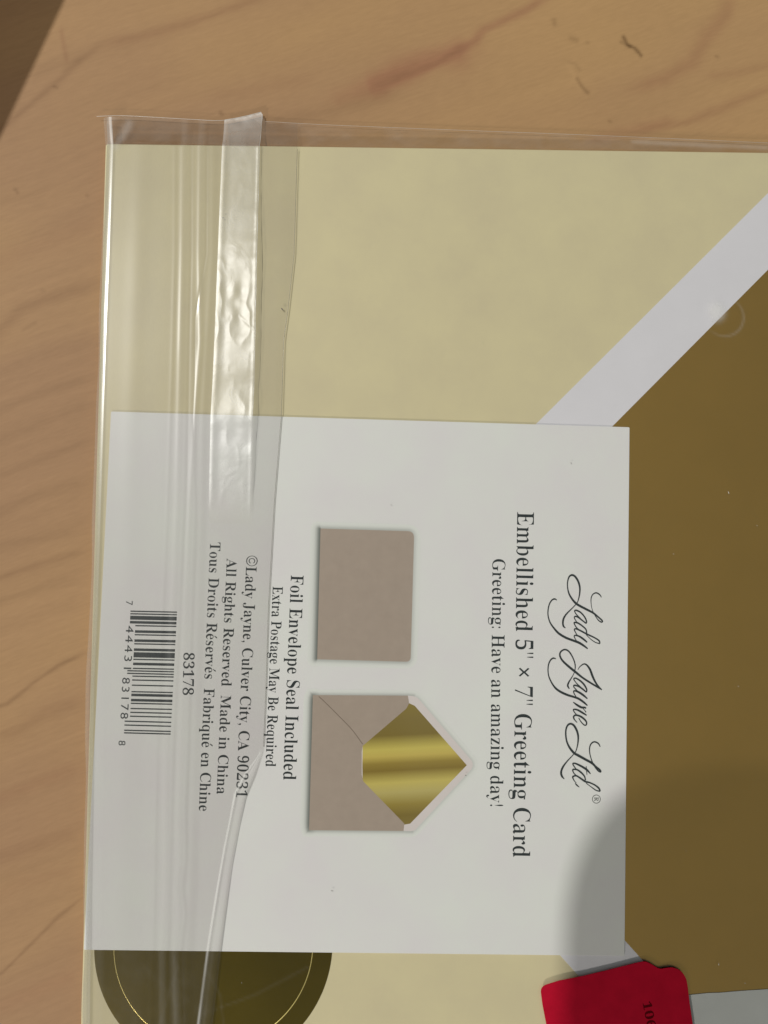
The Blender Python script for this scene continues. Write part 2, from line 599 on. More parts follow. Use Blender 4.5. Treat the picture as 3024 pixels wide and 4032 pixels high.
# ------------------------------------------------------------------ round gold seal under the label
seal = thing('gold_seal', 'round dark gold foil seal half hidden under the white label card', 'sticker')
zc = Z_CREAM + 0.01
c0 = np.array(P2(842, 3722, 1.6))
R0 = np.linalg.norm(np.array(P2(842 + 467, 3722, 1.6)) - c0)
circ = lambda r, n=128: [(c0[0] + r * math.cos(2 * math.pi * k / n), c0[1] + r * math.sin(2 * math.pi * k / n)) for k in range(n)]
prism('disc', circ(R0), zc - 0.005, zc + 0.03, seal_gold, seal, bevel=0.01)
prism('centre_disc', circ(R0 * 0.825), zc + 0.03, zc + 0.05, seal_gold, seal, bevel=0.008)
tube('embossed_ring', [(x, y, zc - 0.01) for x, y in circ(R0 * 0.835, 160)], 0.10, seal_line, seal, 10, True)

# ------------------------------------------------------------------ white paper and red price sticker
paper = prism('paper_slip', [P2(2600, 3922, 1.66), P2(2720, 3917, 1.66), P2(2790, 3910, 1.66), P2(2835, 3909, 1.66), P2(2900, 3903, 1.66), P2(3024, 3895, 1.66), P2(3300, 3880, 1.66), P2(3300, 4500, 1.66), P2(2500, 4500, 1.66)], 1.60, 1.66, grey_white)
paper['label'] = 'greyish white paper slip over the gold lining right of the red sticker'
paper['category'] = 'paper'

# ------------------------------------------------------------------ the label card
card = thing('label_card', 'square white label card printed with greeting card details and a barcode', 'label')
ZL0, ZL = 1.595, 1.70
prism('board', rounded([P2(437, 1620, ZL), P2(2479, 1682, ZL), P2(2459, 3764, ZL), P2(330, 3740, ZL)], 0.25, 3), ZL0, ZL, white, card, bevel=0.02)
ZI = ZL + 0.012                             # level of the ink

BOLD_UP, BOLD_LO, BOLD_NO = 0x1D400, 0x1D41A, 0x1D7CE


def serif(s):
    r = ''
    for c in s:
        if 'A' <= c <= 'Z':
            r += chr(BOLD_UP + ord(c) - 65)
        elif 'a' <= c <= 'z':
            r += chr(BOLD_LO + ord(c) - 97)
        elif '0' <= c <= '9':
            r += chr(BOLD_NO + ord(c) - 48)
        elif c == '\u00e9':
            r += chr(BOLD_LO + 4)
        else:
            r += c
    return r


def text_mesh(s, spacing=1.0):
    c = bpy.data.curves.new('tmp', 'FONT')
    c.body = s
    c.space_character = spacing
    c.resolution_u = 4
    o = bpy.data.objects.new('tmp', c)
    sc.collection.objects.link(o)
    bpy.context.view_layer.update()
    dg = bpy.context.evaluated_depsgraph_get()
    me = bpy.data.meshes.new_from_object(o.evaluated_get(dg))
    V = np.array([v.co[:] for v in me.vertices])[:, :2] if len(me.vertices) else np.zeros((0, 2))
    F = [list(p.vertices) for p in me.polygons]
    bpy.data.objects.remove(o)
    bpy.data.curves.remove(c)
    bpy.data.meshes.remove(me)
    return V, F


def weld(V, F):
    key = {}
    idx = np.zeros(len(V), int)
    out = []
    for i, v in enumerate(V):
        k = (round(v[0], 5), round(v[1], 5))
        if k not in key:
            key[k] = len(out)
            out.append(v)
        idx[i] = key[k]
    G = []
    for f in F:
        g = [int(idx[i]) for i in f]
        if len(set(g)) == len(g):
            G.append(g)
    return np.array(out), G


def thin(V, F, kx, ky=0.0):
    """slim the upright strokes, leave the hairlines"""
    V, F = weld(V, F)
    seen = {}
    for f in F:
        a = sum(V[f[i]][0] * V[f[(i + 1) % len(f)]][1] - V[f[(i + 1) % len(f)]][0] * V[f[i]][1] for i in range(len(f)))
        g = f if a > 0 else f[::-1]
        for i in range(len(g)):
            e = (g[i], g[(i + 1) % len(g)])
            seen[e] = seen.get(e, 0) + 1
    N = np.zeros_like(V)
    for (a, b_) in seen:
        if (b_, a) in seen:
            continue
        t = V[b_] - V[a]
        l = np.linalg.norm(t)
        if l < 1e-9:
            continue
        n = np.array([t[1], -t[0]]) / l
        N[a] += n
        N[b_] += n
    ln = np.linalg.norm(N, axis=1)
    ln[ln < 1e-9] = 1
    N = N / ln[:, None]
    V = V - N * np.array([kx, ky])
    return V, F


CAPH = None


def place_text(name, s, p0, p1, cap_px, mat, parent, z, k=0.028, is_serif=True, stretch=None, spacing=1.0):
    global CAPH
    if CAPH is None:
        v, _ = text_mesh(serif('H'))
        CAPH = v[:, 1].max()
    src = serif(s) if is_serif else s
    V, F = text_mesh(src, spacing)
    if k:
        V, F = thin(V, F, k)
    extra = []
    if '\u00e9' in s:                        # acute accents over the serif e
        for i, c in enumerate(s):
            if c == '\u00e9':
                pv, _ = text_mesh(serif(s[:i + 1]), spacing)
                xr = pv[:, 0].max() - 0.24
                n = len(V)
                q = np.array([[xr - 0.02, 0.53], [xr + 0.035, 0.53], [xr + 0.17, 0.70], [xr + 0.07, 0.70]])
                V = np.vstack([V, q])
                F = F + [[n, n + 1, n + 2, n + 3]]
    cap = CAPH if is_serif else None
    if cap is None:
        hv, _ = text_mesh('8')
        cap = hv[:, 1].max()
    a, b_ = at(*p0, z)[:2], at(*p1, z)[:2]
    e = b_ - a
    L = np.linalg.norm(e)
    e /= L
    n = np.array([-e[1], e[0]])
    x0, x1 = V[:, 0].min(), V[:, 0].max()
    sx = L / (x1 - x0)
    hpx = np.linalg.norm(at(p0[0] + cap_px, p0[1], z)[:2] - a)
    sy = hpx / cap
    W = a[None] + (V[:, :1] - x0) * sx * e[None] + V[:, 1:2] * sy * n[None]
    o = mesh_obj(name, np.column_stack([W, np.full(len(W), z)]), F, mat, parent)
    # faces up
    bm = bmesh.new()
    bm.from_mesh(o.data)
    for f in bm.faces:
        if f.normal.z < 0:
            f.normal_flip()
    bm.to_mesh(o.data)
    bm.free()
    return o


place_text('text_line', 'Embellished 5" \u00d7 7" Greeting Card', (2036.5, 2016), (2019.5, 3374), 66, ink, card, ZI, 0.018)
place_text('text_line', 'Greeting: Have an amazing day!', (1939.5, 2201), (1930, 3174), 50, ink, card, ZI, 0.018)
place_text('text_line', 'Foil Envelope Seal Included', (1145.5, 2265), (1115, 3070), 50, ink, card, ZI, 0.012)
place_text('text_line', 'Extra Postage May Be Required', (1074, 2309), (1045.5, 3018), 40, ink, card, ZI, 0.012)
place_text('text_line', '\u00a9Lady Jayne, Culver City, CA 90231', (970.6, 2187), (929, 3139), 42, ink, card, ZI, 0.012)
place_text('text_line', 'All Rights Reserved  Made in China', (893, 2199), (853, 3126), 40, ink, card, ZI, 0.012)
place_text('text_line', 'Tous Droits R\u00e9serv\u00e9s  Fabriqu\u00e9 en Chine', (827.6, 2135), (783, 3193), 41, ink, card, ZI, 0.012)
place_text('item_number', '83178', (723, 2570), (719, 2737), 41, ink, card, ZI, 0.012)

# hand written style logo: strokes traced as ribbons of changing width
LOGO = [
    ((2140, 2250, 6.636), [
        [(1515, 680, 15), (1470, 610, 28), (1380, 560, 30), (1290, 600, 25), (1245, 700, 22), (1245, 850, 16), (1275, 1000, 14), (1340, 1140, 18), (1430, 1270, 24), (1510, 1325, 30), (1535, 1290, 34), (1440, 1200, 34), (1290, 1080, 42), (1100, 980, 48), (880, 860, 50), (760, 740, 42), (670, 590, 34), (630, 430, 26), (630, 270, 26), (670, 140, 34), (740, 95, 42), (820, 130, 44), (900, 250, 42), (945, 400, 38), (945, 560, 32), (915, 720, 24), (870, 830, 18), (760, 950, 22), (600, 1110, 32), (525, 1230, 40), (505, 1340, 38), (520, 1430, 36), (570, 1480, 18)],
        [(1115, 1365, 22), (1125, 1310, 30), (1080, 1200, 32), (980, 1080, 34), (870, 1020, 36), (815, 1025, 28), (835, 1090, 22), (900, 1170, 24), (960, 1220, 20)],
        [(1115, 1360, 30), (1000, 1270, 32), (900, 1195, 34), (830, 1175, 32), (805, 1210, 24), (840, 1280, 20), (890, 1345, 18)],
        [(1130, 1630, 26), (1110, 1520, 30), (1020, 1430, 32), (900, 1350, 36), (805, 1335, 32), (820, 1400, 24), (870, 1475, 24), (930, 1525, 20)],
        [(1475, 1885, 26), (1450, 1810, 34), (1330, 1730, 32), (1180, 1660, 36), (1080, 1610, 36), (950, 1540, 36), (850, 1500, 34), (805, 1520, 26), (840, 1600, 22), (880, 1670, 20)],
        [(1110, 1650, 16), (1240, 1775, 18), (1360, 1855, 22), (1475, 1888, 26)],
        [(1140, 1855, 30), (1050, 1775, 42), (930, 1695, 38), (830, 1670, 30), (802, 1700, 24), (840, 1780, 18), (900, 1850, 16)],
        [(1155, 2020, 28), (1050, 1940, 44), (920, 1860, 52), (760, 1800, 50), (580, 1730, 50), (400, 1620, 48), (270, 1480, 38), (170, 1330, 30), (120, 1160, 26), (120, 1000, 26), (155, 850, 28), (220, 750, 30), (290, 720, 34), (350, 750, 16)],
    ]),
    ((2140, 2530, 6.504), [
        [(880, 700, 12), (930, 620, 20), (1030, 550, 28), (1110, 580, 36), (1190, 690, 44), (1250, 850, 46), (1320, 1000, 40), (1400, 1120, 36), (1495, 1210, 18)],
        [(1495, 1215, 16), (1380, 1140, 36), (1200, 1030, 40), (1000, 900, 42), (800, 740, 50), (640, 610, 48), (500, 480, 42), (430, 370, 38), (420, 280, 34), (470, 210, 34), (550, 180, 34), (640, 220, 32), (720, 330, 28), (780, 460, 26), (810, 580, 24), (805, 700, 20), (770, 810, 16), (700, 930, 24), (640, 1030, 34), (620, 1110, 36), (660, 1185, 22)],
        [(1100, 1275, 24), (1105, 1200, 32), (1040, 1080, 38), (940, 980, 36), (830, 915, 32), (775, 930, 28), (810, 1000, 20), (880, 1080, 24), (960, 1150, 22)],
        [(1100, 1275, 28), (1000, 1190, 36), (890, 1120, 34), (790, 1095, 34), (775, 1135, 24), (830, 1200, 22), (890, 1265, 18)],
        [(1125, 1440, 26), (1020, 1350, 44), (900, 1270, 44), (790, 1235, 34), (775, 1285, 24), (820, 1370, 20), (860, 1415, 16)],
        [(1125, 1615, 26), (1030, 1530, 42), (900, 1440, 46), (780, 1395, 44), (620, 1345, 48), (450, 1270, 48), (320, 1180, 42), (220, 1050, 32), (140, 880, 26), (115, 720, 24), (130, 560, 28), (180, 450, 30), (250, 400, 34), (320, 420, 14)],
        [(760, 1525, 20), (860, 1600, 42), (970, 1660, 46), (1060, 1665, 38), (1085, 1690, 32)],
        [(960, 1645, 12), (1040, 1720, 16), (1090, 1790, 20)],
        [(1105, 1865, 26), (1000, 1800, 42), (880, 1730, 38), (780, 1710, 30), (768, 1745, 24), (810, 1810, 20), (860, 1855, 16)],
        [(900, 1930, 18), (960, 2030, 22), (1040, 2110, 26), (1090, 2110, 28), (1100, 2040, 32), (1030, 1950, 40), (920, 1880, 40), (820, 1860, 36), (770, 1900, 34), (790, 1970, 26), (860, 2050, 16)],
    ]),
    ((2190, 2830, 6.32), [
        [(1095, 700, 16), (1050, 620, 28), (960, 575, 30), (880, 610, 28), (835, 700, 26), (830, 820, 22), (855, 950, 20), (900, 1080, 22), (970, 1210, 24), (1050, 1300, 30), (1105, 1320, 34), (1080, 1270, 38), (980, 1190, 40), (880, 1100, 48), (720, 1010, 50), (540, 910, 52), (440, 850, 48), (340, 730, 42), (270, 590, 34), (240, 440, 32), (240, 280, 32), (280, 170, 36), (350, 125, 40), (430, 160, 42), (500, 270, 42), (540, 400, 38), (545, 530, 32), (525, 680, 24), (480, 820, 18), (400, 920, 18), (260, 1070, 26), (160, 1210, 38), (120, 1330, 40), (140, 1430, 38), (200, 1500, 14)],
        [(855, 1375, 18), (760, 1270, 44), (620, 1180, 42), (480, 1115, 34), (415, 1115, 28), (440, 1180, 24), (510, 1270, 18)],
        [(745, 1180, 14), (755, 1290, 18), (765, 1400, 12)],
        [(730, 1530, 26), (700, 1430, 30), (620, 1340, 36), (520, 1270, 34), (415, 1265, 30), (430, 1340, 22), (480, 1400, 24), (530, 1440, 18)],
        [(1095, 1805, 26), (1060, 1730, 36), (960, 1650, 32), (830, 1590, 32), (720, 1560, 40), (600, 1480, 36), (500, 1420, 32), (415, 1440, 32), (420, 1490, 24), (460, 1560, 18), (500, 1600, 12)],
        [(740, 1600, 16), (860, 1690, 18), (990, 1780, 24), (1095, 1808, 26)],
        [(470, 1605, 18), (515, 1655, 28), (575, 1705, 12)],
    ]),
]
V, F = [], []
zz = ZI
for (ox, oy, scl), strokes in LOGO:
    for st in strokes:
        L = smooth_line(st, 7)
        n = len(L)
        base = len(V)
        for i in range(n):
            p = L[i]
            q0, q1 = L[max(0, i - 1)], L[min(n - 1, i + 1)]
            t = (q1 - q0)[:2]
            t = t / (np.linalg.norm(t) + 1e-9)
            nn = np.array([-t[1], t[0]])
            w = max(9, p[2]) * 0.5 * 1.2
            for s_ in (-1, 1):
                x, y = ox + (p[0] + nn[0] * w * s_) / scl, oy + (p[1] + nn[1] * w * s_) / scl
                q = at(x, y, ZI)
                V.append((q[0], q[1], zz + i * 0.00012))
        for i in range(n - 1):
            a = base + 2 * i
            F.append([a, a + 1, a + 3, a + 2])
        zz += 0.0006
logo = mesh_obj('script_logo', V, F, ink, card)
# registered mark
c1 = at(2348.2, 3146.5, ZI)
rr = 17.0 / 3028 * 132.2
V = []
for k in range(40):
    w = 2 * math.pi * k / 40
    for r in (rr, rr * 0.84):
        V.append((c1[0] + r * math.cos(w), c1[1] + r * math.sin(w), ZI))
F = [[2 * k, 2 * ((k + 1) % 40), 2 * ((k + 1) % 40) + 1, 2 * k + 1] for k in range(40)]
mark = mesh_obj('registered_mark', V, F, grey_ink, card)
place_text('mark_letter', 'R', (2340, 3138.5), (2339.8, 3155), 17.5, grey_ink, mark, ZI + 0.002, 0.0)

# barcode
LC = {'0': '0001101', '1': '0011001', '2': '0010011', '3': '0111101', '4': '0100011', '5': '0110001', '6': '0101111', '7': '0111011', '8': '0110111', '9': '0001011'}
digits = '744431831788'
bits = '101' + ''.join(LC[c] for c in digits[:6]) + '01010' + ''.join(''.join('1' if q == '0' else '0' for q in LC[c]) for c in digits[6:]) + '101'
barcode = bpy.data.objects.new('barcode', None)
link(barcode, card)
BT, BB = (697, 2408), (671.5, 2893)          # right ends of the first and the last bar
ST, SB = (536, 2405), (508, 2889)            # short bars' left ends
GT, GB = (514, 2404), (488, 2888)            # guard bars' left ends
lerp = lambda a, b_, t: (a[0] + (b_[0] - a[0]) * t, a[1] + (b_[1] - a[1]) * t)
i = 0
while i < 95:
    if bits[i] == '1':
        j = i
        while j < 95 and bits[j] == '1':
            j += 1
        longbar = i < 10 or i >= 85 or 45 <= i < 50
        A, B_ = (GT, GB) if longbar else (ST, SB)
        t0, t1 = i / 95, j / 95
        q = [lerp(BT, BB, t0), lerp(BT, BB, t1), lerp(A, B_, t1), lerp(A, B_, t0)]
        mesh_obj('bar', [at(x, y, ZI) for x, y in q], [[3, 2, 1, 0]], ink, barcode)
        i = j
    else:
        i += 1
place_text('digits', '7', (496, 2366), (495, 2382), 27, ink, barcode, ZI, 0.0, False)
place_text('digits', '44431', (497, 2463), (487, 2634), 30, ink, barcode, ZI, 0.0, False, spacing=1.25)
place_text('digits', '83178', (482, 2668), (474, 2830), 30, ink, barcode, ZI, 0.0, False, spacing=1.25)
place_text('digits', '8', (467.5, 2916), (466.5, 2935), 27, ink, barcode, ZI, 0.0, False)

# printed pictures of the envelope: flat print with its printed soft shadow
shade = bpy.data.materials.new('printed_soft_shadow')
shade.use_nodes = True
nt = shade.node_tree
b = nt.nodes['Principled BSDF']
b.inputs['Roughness'].default_value = 0.5
aS = node(nt, 'ShaderNodeAttribute', attribute_name='ink')
mx = node(nt, 'ShaderNodeMix', data_type='RGBA')
mx.inputs['A'].default_value = (0.775, 0.795, 0.755, 1)
mx.inputs['B'].default_value = (0.085, 0.10, 0.085, 1)
nt.links.new(aS.outputs['Fac'], mx.inputs['Factor'])
nt.links.new(mx.outputs['Result'], b.inputs['Base Color'])


def soft_print(name, outline_px, widths, strength, parent, z):
    """printed shadow: rings round the outline, ink fading outwards; widths/strength are functions of the outward direction"""
    P = np.array([P2(x, y, z) for x, y in outline_px])
    a = np.sum(P[:, 0] * np.roll(P[:, 1], -1) - np.roll(P[:, 0], -1) * P[:, 1])
    if a < 0:
        P = P[::-1]
    # resample
    Q = []
    n = len(P)
    for i in range(n):
        p, q = P[i], P[(i + 1) % n]
        m_ = max(1, int(np.linalg.norm(q - p) / 0.6))
        for k in range(m_):
            Q.append(p + (q - p) * k / m_)
    Q = np.array(Q)
    t = np.roll(Q, -2, 0) - np.roll(Q, 2, 0)
    t /= np.linalg.norm(t, axis=1)[:, None]
    N = np.stack([t[:, 1], -t[:, 0]], 1)
    V, A = [], []
    steps = [-0.25, 0.0, 0.2, 0.4, 0.6, 0.8, 1.0]
    for s_ in steps:
        for q, nn in zip(Q, N):
            w = widths(nn)
            V.append((*(q + nn * w * s_), z))
            A.append(strength(nn) * math.exp(-(max(0, s_) / 0.42) ** 2) * (1 if s_ < 1 else 0))
    n = len(Q)
    F = []
    for r in range(len(steps) - 1):
        for k in range(n):
            F.append([r * n + k, r * n + (k + 1) % n, (r + 1) * n + (k + 1) % n, (r + 1) * n + k][::-1])
    o = mesh_obj(name, V, F, shade, parent)
    float_attr(o, 'ink', A)
    return o


def flat(name, pts_px, mat, parent, z):
    P = [at(x, y, z) for x, y in pts_px]
    a = sum(P[i][0] * P[(i + 1) % len(P)][1] - P[(i + 1) % len(P)][0] * P[i][1] for i in range(len(P)))
    if a < 0:
        P = P[::-1]
    return mesh_obj(name, P, [list(range(len(P)))], mat, parent)


wfun = lambda nn: 1.15 + 0.55 * max(0, -nn[0])
sfun = lambda nn: 0.42 + 0.50 * max(0, -nn[0]) - 0.15 * max(0, nn[0])
pic1 = rounded([(1262, 2081), (1631, 2092), (1617, 2606), (1249, 2596)], [2, 26, 20, 2], 6)
p1 = flat('printed_envelope_front', pic1, tan, card, ZI + 0.004)
soft_print('printed_shadow', pic1, wfun, sfun, p1, ZI)
body = [(1232, 2737), (1606, 2739), (1611, 2769), (1600, 2790), (1428, 2937), (1424, 2960), (1424, 3050), (1430, 3076), (1592, 3243), (1589, 3272), (1217, 3269)]
fl = rounded([(1600, 2738), (1640, 2742), (1872, 3012), (1630, 3273), (1585, 3272)], [0, 30, 30, 12, 0], 8)
hull = [(1232, 2737), (1606, 2739)] + fl[1:-1] + [(1589, 3272), (1217, 3269)]
p2 = flat('printed_open_envelope', hull, pale, card, ZI + 0.004)
s2 = soft_print('printed_shadow', hull, lambda nn: 0.95 + 0.6 * max(0, -nn[0]) - 0.15 * max(0, nn[0]), lambda nn: (0.40 if nn[0] < 0.3 else 0.22) + 0.50 * max(0, -nn[0]), p2, ZI)
# printed gold lining: bands of light and dark print across it
gp = [(1609, 2768), (1633, 2779), (1838, 3013), (1615, 3243), (1592, 3247), (1500, 3160), (1428, 3078), (1427, 3010), (1428, 2934), (1500, 2865)]
gm = bpy.data.materials.new('printed_gold')
gm.use_nodes = True
nt = gm.node_tree
b = nt.nodes['Principled BSDF']
b.inputs['Roughness'].default_value = 0.45
aG = node(nt, 'ShaderNodeAttribute', attribute_name='band')
rp = node(nt, 'ShaderNodeValToRGB')
while len(rp.color_ramp.elements) > 1:
    rp.color_ramp.elements.remove(rp.color_ramp.elements[-1])
stops = [(0.0, (.27, .205, .045)), (0.14, (.235, .175, .045)), (0.27, (.225, .165, .035)), (0.385, (.62, .52, .12)), (0.44, (.60, .47, .11)), (0.50, (.33, .24, .045)), (0.56, (.25, .175, .03)),
         (0.66, (.60, .50, .13)), (0.74, (.52, .44, .15)), (0.84, (.33, .25, .05)), (0.93, (.22, .16, .03)), (1.0, (.24, .18, .04))]
rp.color_ramp.elements[0].position = 0
rp.color_ramp.elements[0].color = (*stops[0][1], 1)
for p_, c_ in stops[1:]:
    e_ = rp.color_ramp.elements.new(p_)
    e_.color = (*c_, 1)
nt.links.new(aG.outputs['Fac'], rp.inputs['Fac'])
nt.links.new(rp.outputs['Color'], b.inputs['Base Color'])
g = flat('printed_gold_lining', gp, gm, p2, ZI + 0.009)
ys = []
for v in g.data.vertices:
    ys.append(v.co.y / S)
y0, y1 = at(1620, 2768, ZI)[1], at(1620, 3246, ZI)[1]
xs = [v.co.x / S for v in g.data.vertices]
float_attr(g, 'band', [(y - y0) / (y1 - y0) + 0.07 * (x - sum(xs) / len(xs)) / abs(y1 - y0) for x, y in zip(xs, ys)])
flat('printed_pocket', body, tan, p2, ZI + 0.0125)


def ribbon(name, pts_px, w_mm, mat, parent, z):
    L = smooth_line([P2(x, y, z) for x, y in pts_px], 6)
    V, F = [], []
    n = len(L)
    for i in range(n):
        t = L[min(n - 1, i + 1)] - L[max(0, i - 1)]
        t /= np.linalg.norm(t) + 1e-9
        nn = np.array([-t[1], t[0]])
        for s_ in (-1, 1):
            V.append((*(L[i] + nn * w_mm * 0.5 * s_), z))
    F = [[2 * i, 2 * i + 1, 2 * i + 3, 2 * i + 2] for i in range(n - 1)]
    return mesh_obj(name, V, F, mat, parent)


ribbon('printed_fold', [(1255, 2742), (1285, 2770), (1333, 2818), (1385, 2872), (1428, 2930)], 0.13, tan_line, p2, ZI + 0.016)

# ------------------------------------------------------------------ the clear plastic bag
bag = thing('plastic_bag', 'clear crinkled plastic bag holding the cream envelope and white label card', 'bag')
ZB = 1.90                                   # level of the bag's front


def xfun(pts, z):
    """x (mm) of a nearly upright line as a function of y (mm)"""
    Q = np.array([P2(x, y, z) for x, y in pts])
    o = np.argsort(Q[:, 1])
    return lambda Y: np.interp(Y, Q[o, 1], Q[o, 0])


left_edge = xfun([(408, 440), (416, 565), (401, 1003), (386, 1344), (352, 2400), (338, 2688), (324, 3508), (319, 4028), (316, 4300)], ZB)
flap_line = xfun([(1171, 440), (1171, 583), (1158, 1003), (1135, 1212), (1117, 1344), (1108, 1636), (1080, 1982), (1057, 2392), (1048, 2688), (1037, 2958), (1004, 3060), (968, 3144), (941, 3260), (912, 3417), (871, 3736), (838, 4028), (815, 4300)], ZB)
ridge_left = xfun([(1035, 2940), (1010, 2985), (960, 3050), (921, 3125), (897, 3253), (882, 3326), (850, 3508), (813, 3736), (775, 4028), (745, 4300)], ZB)
strip_l = xfun([(880, 440), (875, 579), (862, 900), (848, 1268), (838, 1500), (830, 1636), (820, 2128), (815, 2400)], ZB)
strip_r = xfun([(1030, 440), (1022, 579), (1008, 1295), (1006, 1400), (998, 1636), (989, 2055), (985, 2400)], ZB)
RIP = [  # pixels, sigma mm, height mm
    ([(722, 440), (718, 1000), (711, 1344), (697, 1982), (680, 2392), (652, 2961), (649, 3508), (638, 3760), (640, 4300)], 0.50, 0.13),
    ([(752, 440), (752, 1000), (745, 1344), (735, 1982), (715, 2392), (690, 2961), (672, 3508), (665, 3760), (668, 4300)], 0.28, -0.06),
    ([(790, 440), (785, 1000), (790, 1344), (765, 1700), (748, 1982), (728, 2392), (708, 2961), (702, 3200), (705, 3380), (694, 3500), (703, 3600), (690, 3736), (700, 4300)], 0.42, 0.14),
    ([(815, 440), (812, 1000), (768, 1250), (766, 1500), (760, 1640), (775, 1982), (750, 2392), (735, 2961), (720, 3500), (715, 3760), (730, 4300)], 0.20, -0.05),
    ([(840, 440), (838, 1000), (815, 1344), (800, 1636), (795, 1982), (785, 2392), (770, 2961), (745, 3500), (735, 3760), (735, 4300)], 0.5, 0.06),
    ([(560, 440), (540, 1000), (520, 1500), (500, 2000), (480, 2600), (470, 3300), (460, 4300)], 1.6, 0.10),
    ([(690, 440), (688, 1000), (680, 1344), (660, 1982), (640, 2392), (615, 2961), (600, 3508), (590, 4300)], 0.35, 0.045),
    ([(1120, 440), (1090, 1500), (1020, 2400), (950, 2900), (930, 3200)], 1.0, 0.05),
]
RIPF = [(xfun(p, ZB), s_, h_) for p, s_, h_ in RIP]
y_top_px = [(380, 458), (497, 456), (757, 470), (870, 474), (960, 458), (1028, 441), (1045, 478), (1300, 492), (1800, 512), (2200, 527), (2679, 547), (3024, 563), (3600, 590)]
QT = np.array([P2(x, y, 0.8) for x, y in y_top_px])
top_edge = lambda X: np.interp(X, QT[:, 0], QT[:, 1])
tlv, exv = T.copy(), ex.copy()


def cream_top(X):
    return tlv[1] + (X - tlv[0]) * exv[1] / exv[0]


def bag_height(X, Y):
    """height of the bag's front over the table"""
    z = np.full(X.shape, ZB)
    # falls away beyond the envelope's top edge
    over = np.clip((Y - cream_top(X)) / 4.8, 0, 1)
    z = z - (ZB - 0.55) * np.sqrt(np.clip(over, 0, 1)) * 0.9
    near = np.clip(1 - over * 1.4, 0, 1)
    z = z + near * 0.03 * fbm(X / 30, Y / 60, 71, 2)
    z = z + (1 - near) * 0.12 * fbm(X / 3.5, Y / 3.0, 75, 2)
    return z, near


GRIDS = {}


def grid_film(name, Xl, Xr, Ys, ncol, zf, mat, parent):
    ny = len(Ys)
    t = np.linspace(0, 1, ncol)
    X = Xl(Ys)[:, None] * (1 - t) + Xr(Ys)[:, None] * t
    Y = np.repeat(Ys[:, None], ncol, 1)
    # stretch the first rows to the bag's uneven top edge
    k = np.clip((Y - cream_top(X)) / (Ys.max() - cream_top(X)), 0, 1)
    Y = np.where(k > 0, cream_top(X) + k * (top_edge(X) - cream_top(X)), Y)
    Z = zf(X, Y, np.repeat(t[None], ny, 0))
    V = np.stack([X.ravel(), Y.ravel(), Z.ravel()], 1)
    I = np.arange(ny * ncol).reshape(ny, ncol)
    F = np.stack([I[:-1, :-1].ravel(), I[1:, :-1].ravel(), I[1:, 1:].ravel(), I[:-1, 1:].ravel()], 1)
    o = mesh_obj(name, V, F, mat, parent, True)
    GRIDS[name] = (X, Y, np.repeat(t[None], ny, 0))
    return o


YT = QT[:, 1].max() + 0.5
YBOT = at(1500, 4300, ZB)[1]
rows = np.concatenate([np.linspace(YT, tlv[1] - 0.2, 26), np.linspace(tlv[1] - 0.5, YBOT, 420)])


# front sheet over everything
def front_z(X, Y, t):
    z, near = bag_height(X, Y)
    z = z - 0.06
    bub = np.array(P2(2852, 1247, ZB))
    r = np.hypot(X - bub[0], Y - bub[1])
    Rb = 3.55
    z = z + 0.02 * np.exp(-((r - Rb) / 0.25) ** 2) + 0.06 * np.exp(-(r / 2.4) ** 2)
    return z


edge_l = xfun([(400, 440), (408, 565), (392, 1003), (378, 1344), (345, 2400), (331, 2688), (318, 3508), (313, 4028), (310, 4300)], ZB)
ff = grid_film('front_film', lambda Y: edge_l(Y) + 0.6, lambda Y: np.full_like(Y, 92.0), rows, 420, front_z, film_clear, bag)


X, Y, t = GRIDS['front_film']
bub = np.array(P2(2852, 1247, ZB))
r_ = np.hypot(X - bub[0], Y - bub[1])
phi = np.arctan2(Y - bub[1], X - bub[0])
hz = 0.42 * np.exp(-(((X - bub[0] + 1.4) / 1.5) ** 2 + ((Y - bub[1] - 0.9) / 1.7) ** 2) ** 1.5)  # bubble highlight and rim glint painted into the film
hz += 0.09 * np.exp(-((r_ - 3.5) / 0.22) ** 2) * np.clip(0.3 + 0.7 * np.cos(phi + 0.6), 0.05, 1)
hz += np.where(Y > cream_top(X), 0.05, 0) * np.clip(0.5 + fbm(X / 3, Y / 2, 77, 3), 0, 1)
def patch(pts, w, h):
    d_, t_ = seg_dist(X, Y, [P2(x, y, ZB) for x, y in pts])
    return h * np.exp(-(d_ / (w * (1 + 0.3 * fbm(X / 1.1, Y / 1.1, 79, 2)))) ** 2)


for pts_, w_, h_ in [([(500, 470), (478, 530), (455, 575)], 0.75, 0.20), ([(408, 468), (414, 520), (420, 560)], 0.45, 0.22), ([(2500, 548), (2700, 560), (3024, 575)], 0.5, 0.10),
                     ([(629, 4032), (690, 3827), (684, 3768)], 0.18, 0.022), ([(693, 4040), (684, 3880), (700, 3800)], 0.18, 0.022), ([(811, 3818), (866, 3918), (880, 4032)], 0.2, 0.018),  # crease reflections over the seal, painted as pale lines
                     ([(802, 3991), (1000, 3920), (1212, 3809)], 0.2, 0.018), ([(560, 3800), (620, 3860), (700, 3960)], 0.4, 0.01)]:
    hz += patch(pts_, w_, h_)
float_attr(ff, 'haze_sheen', hz)


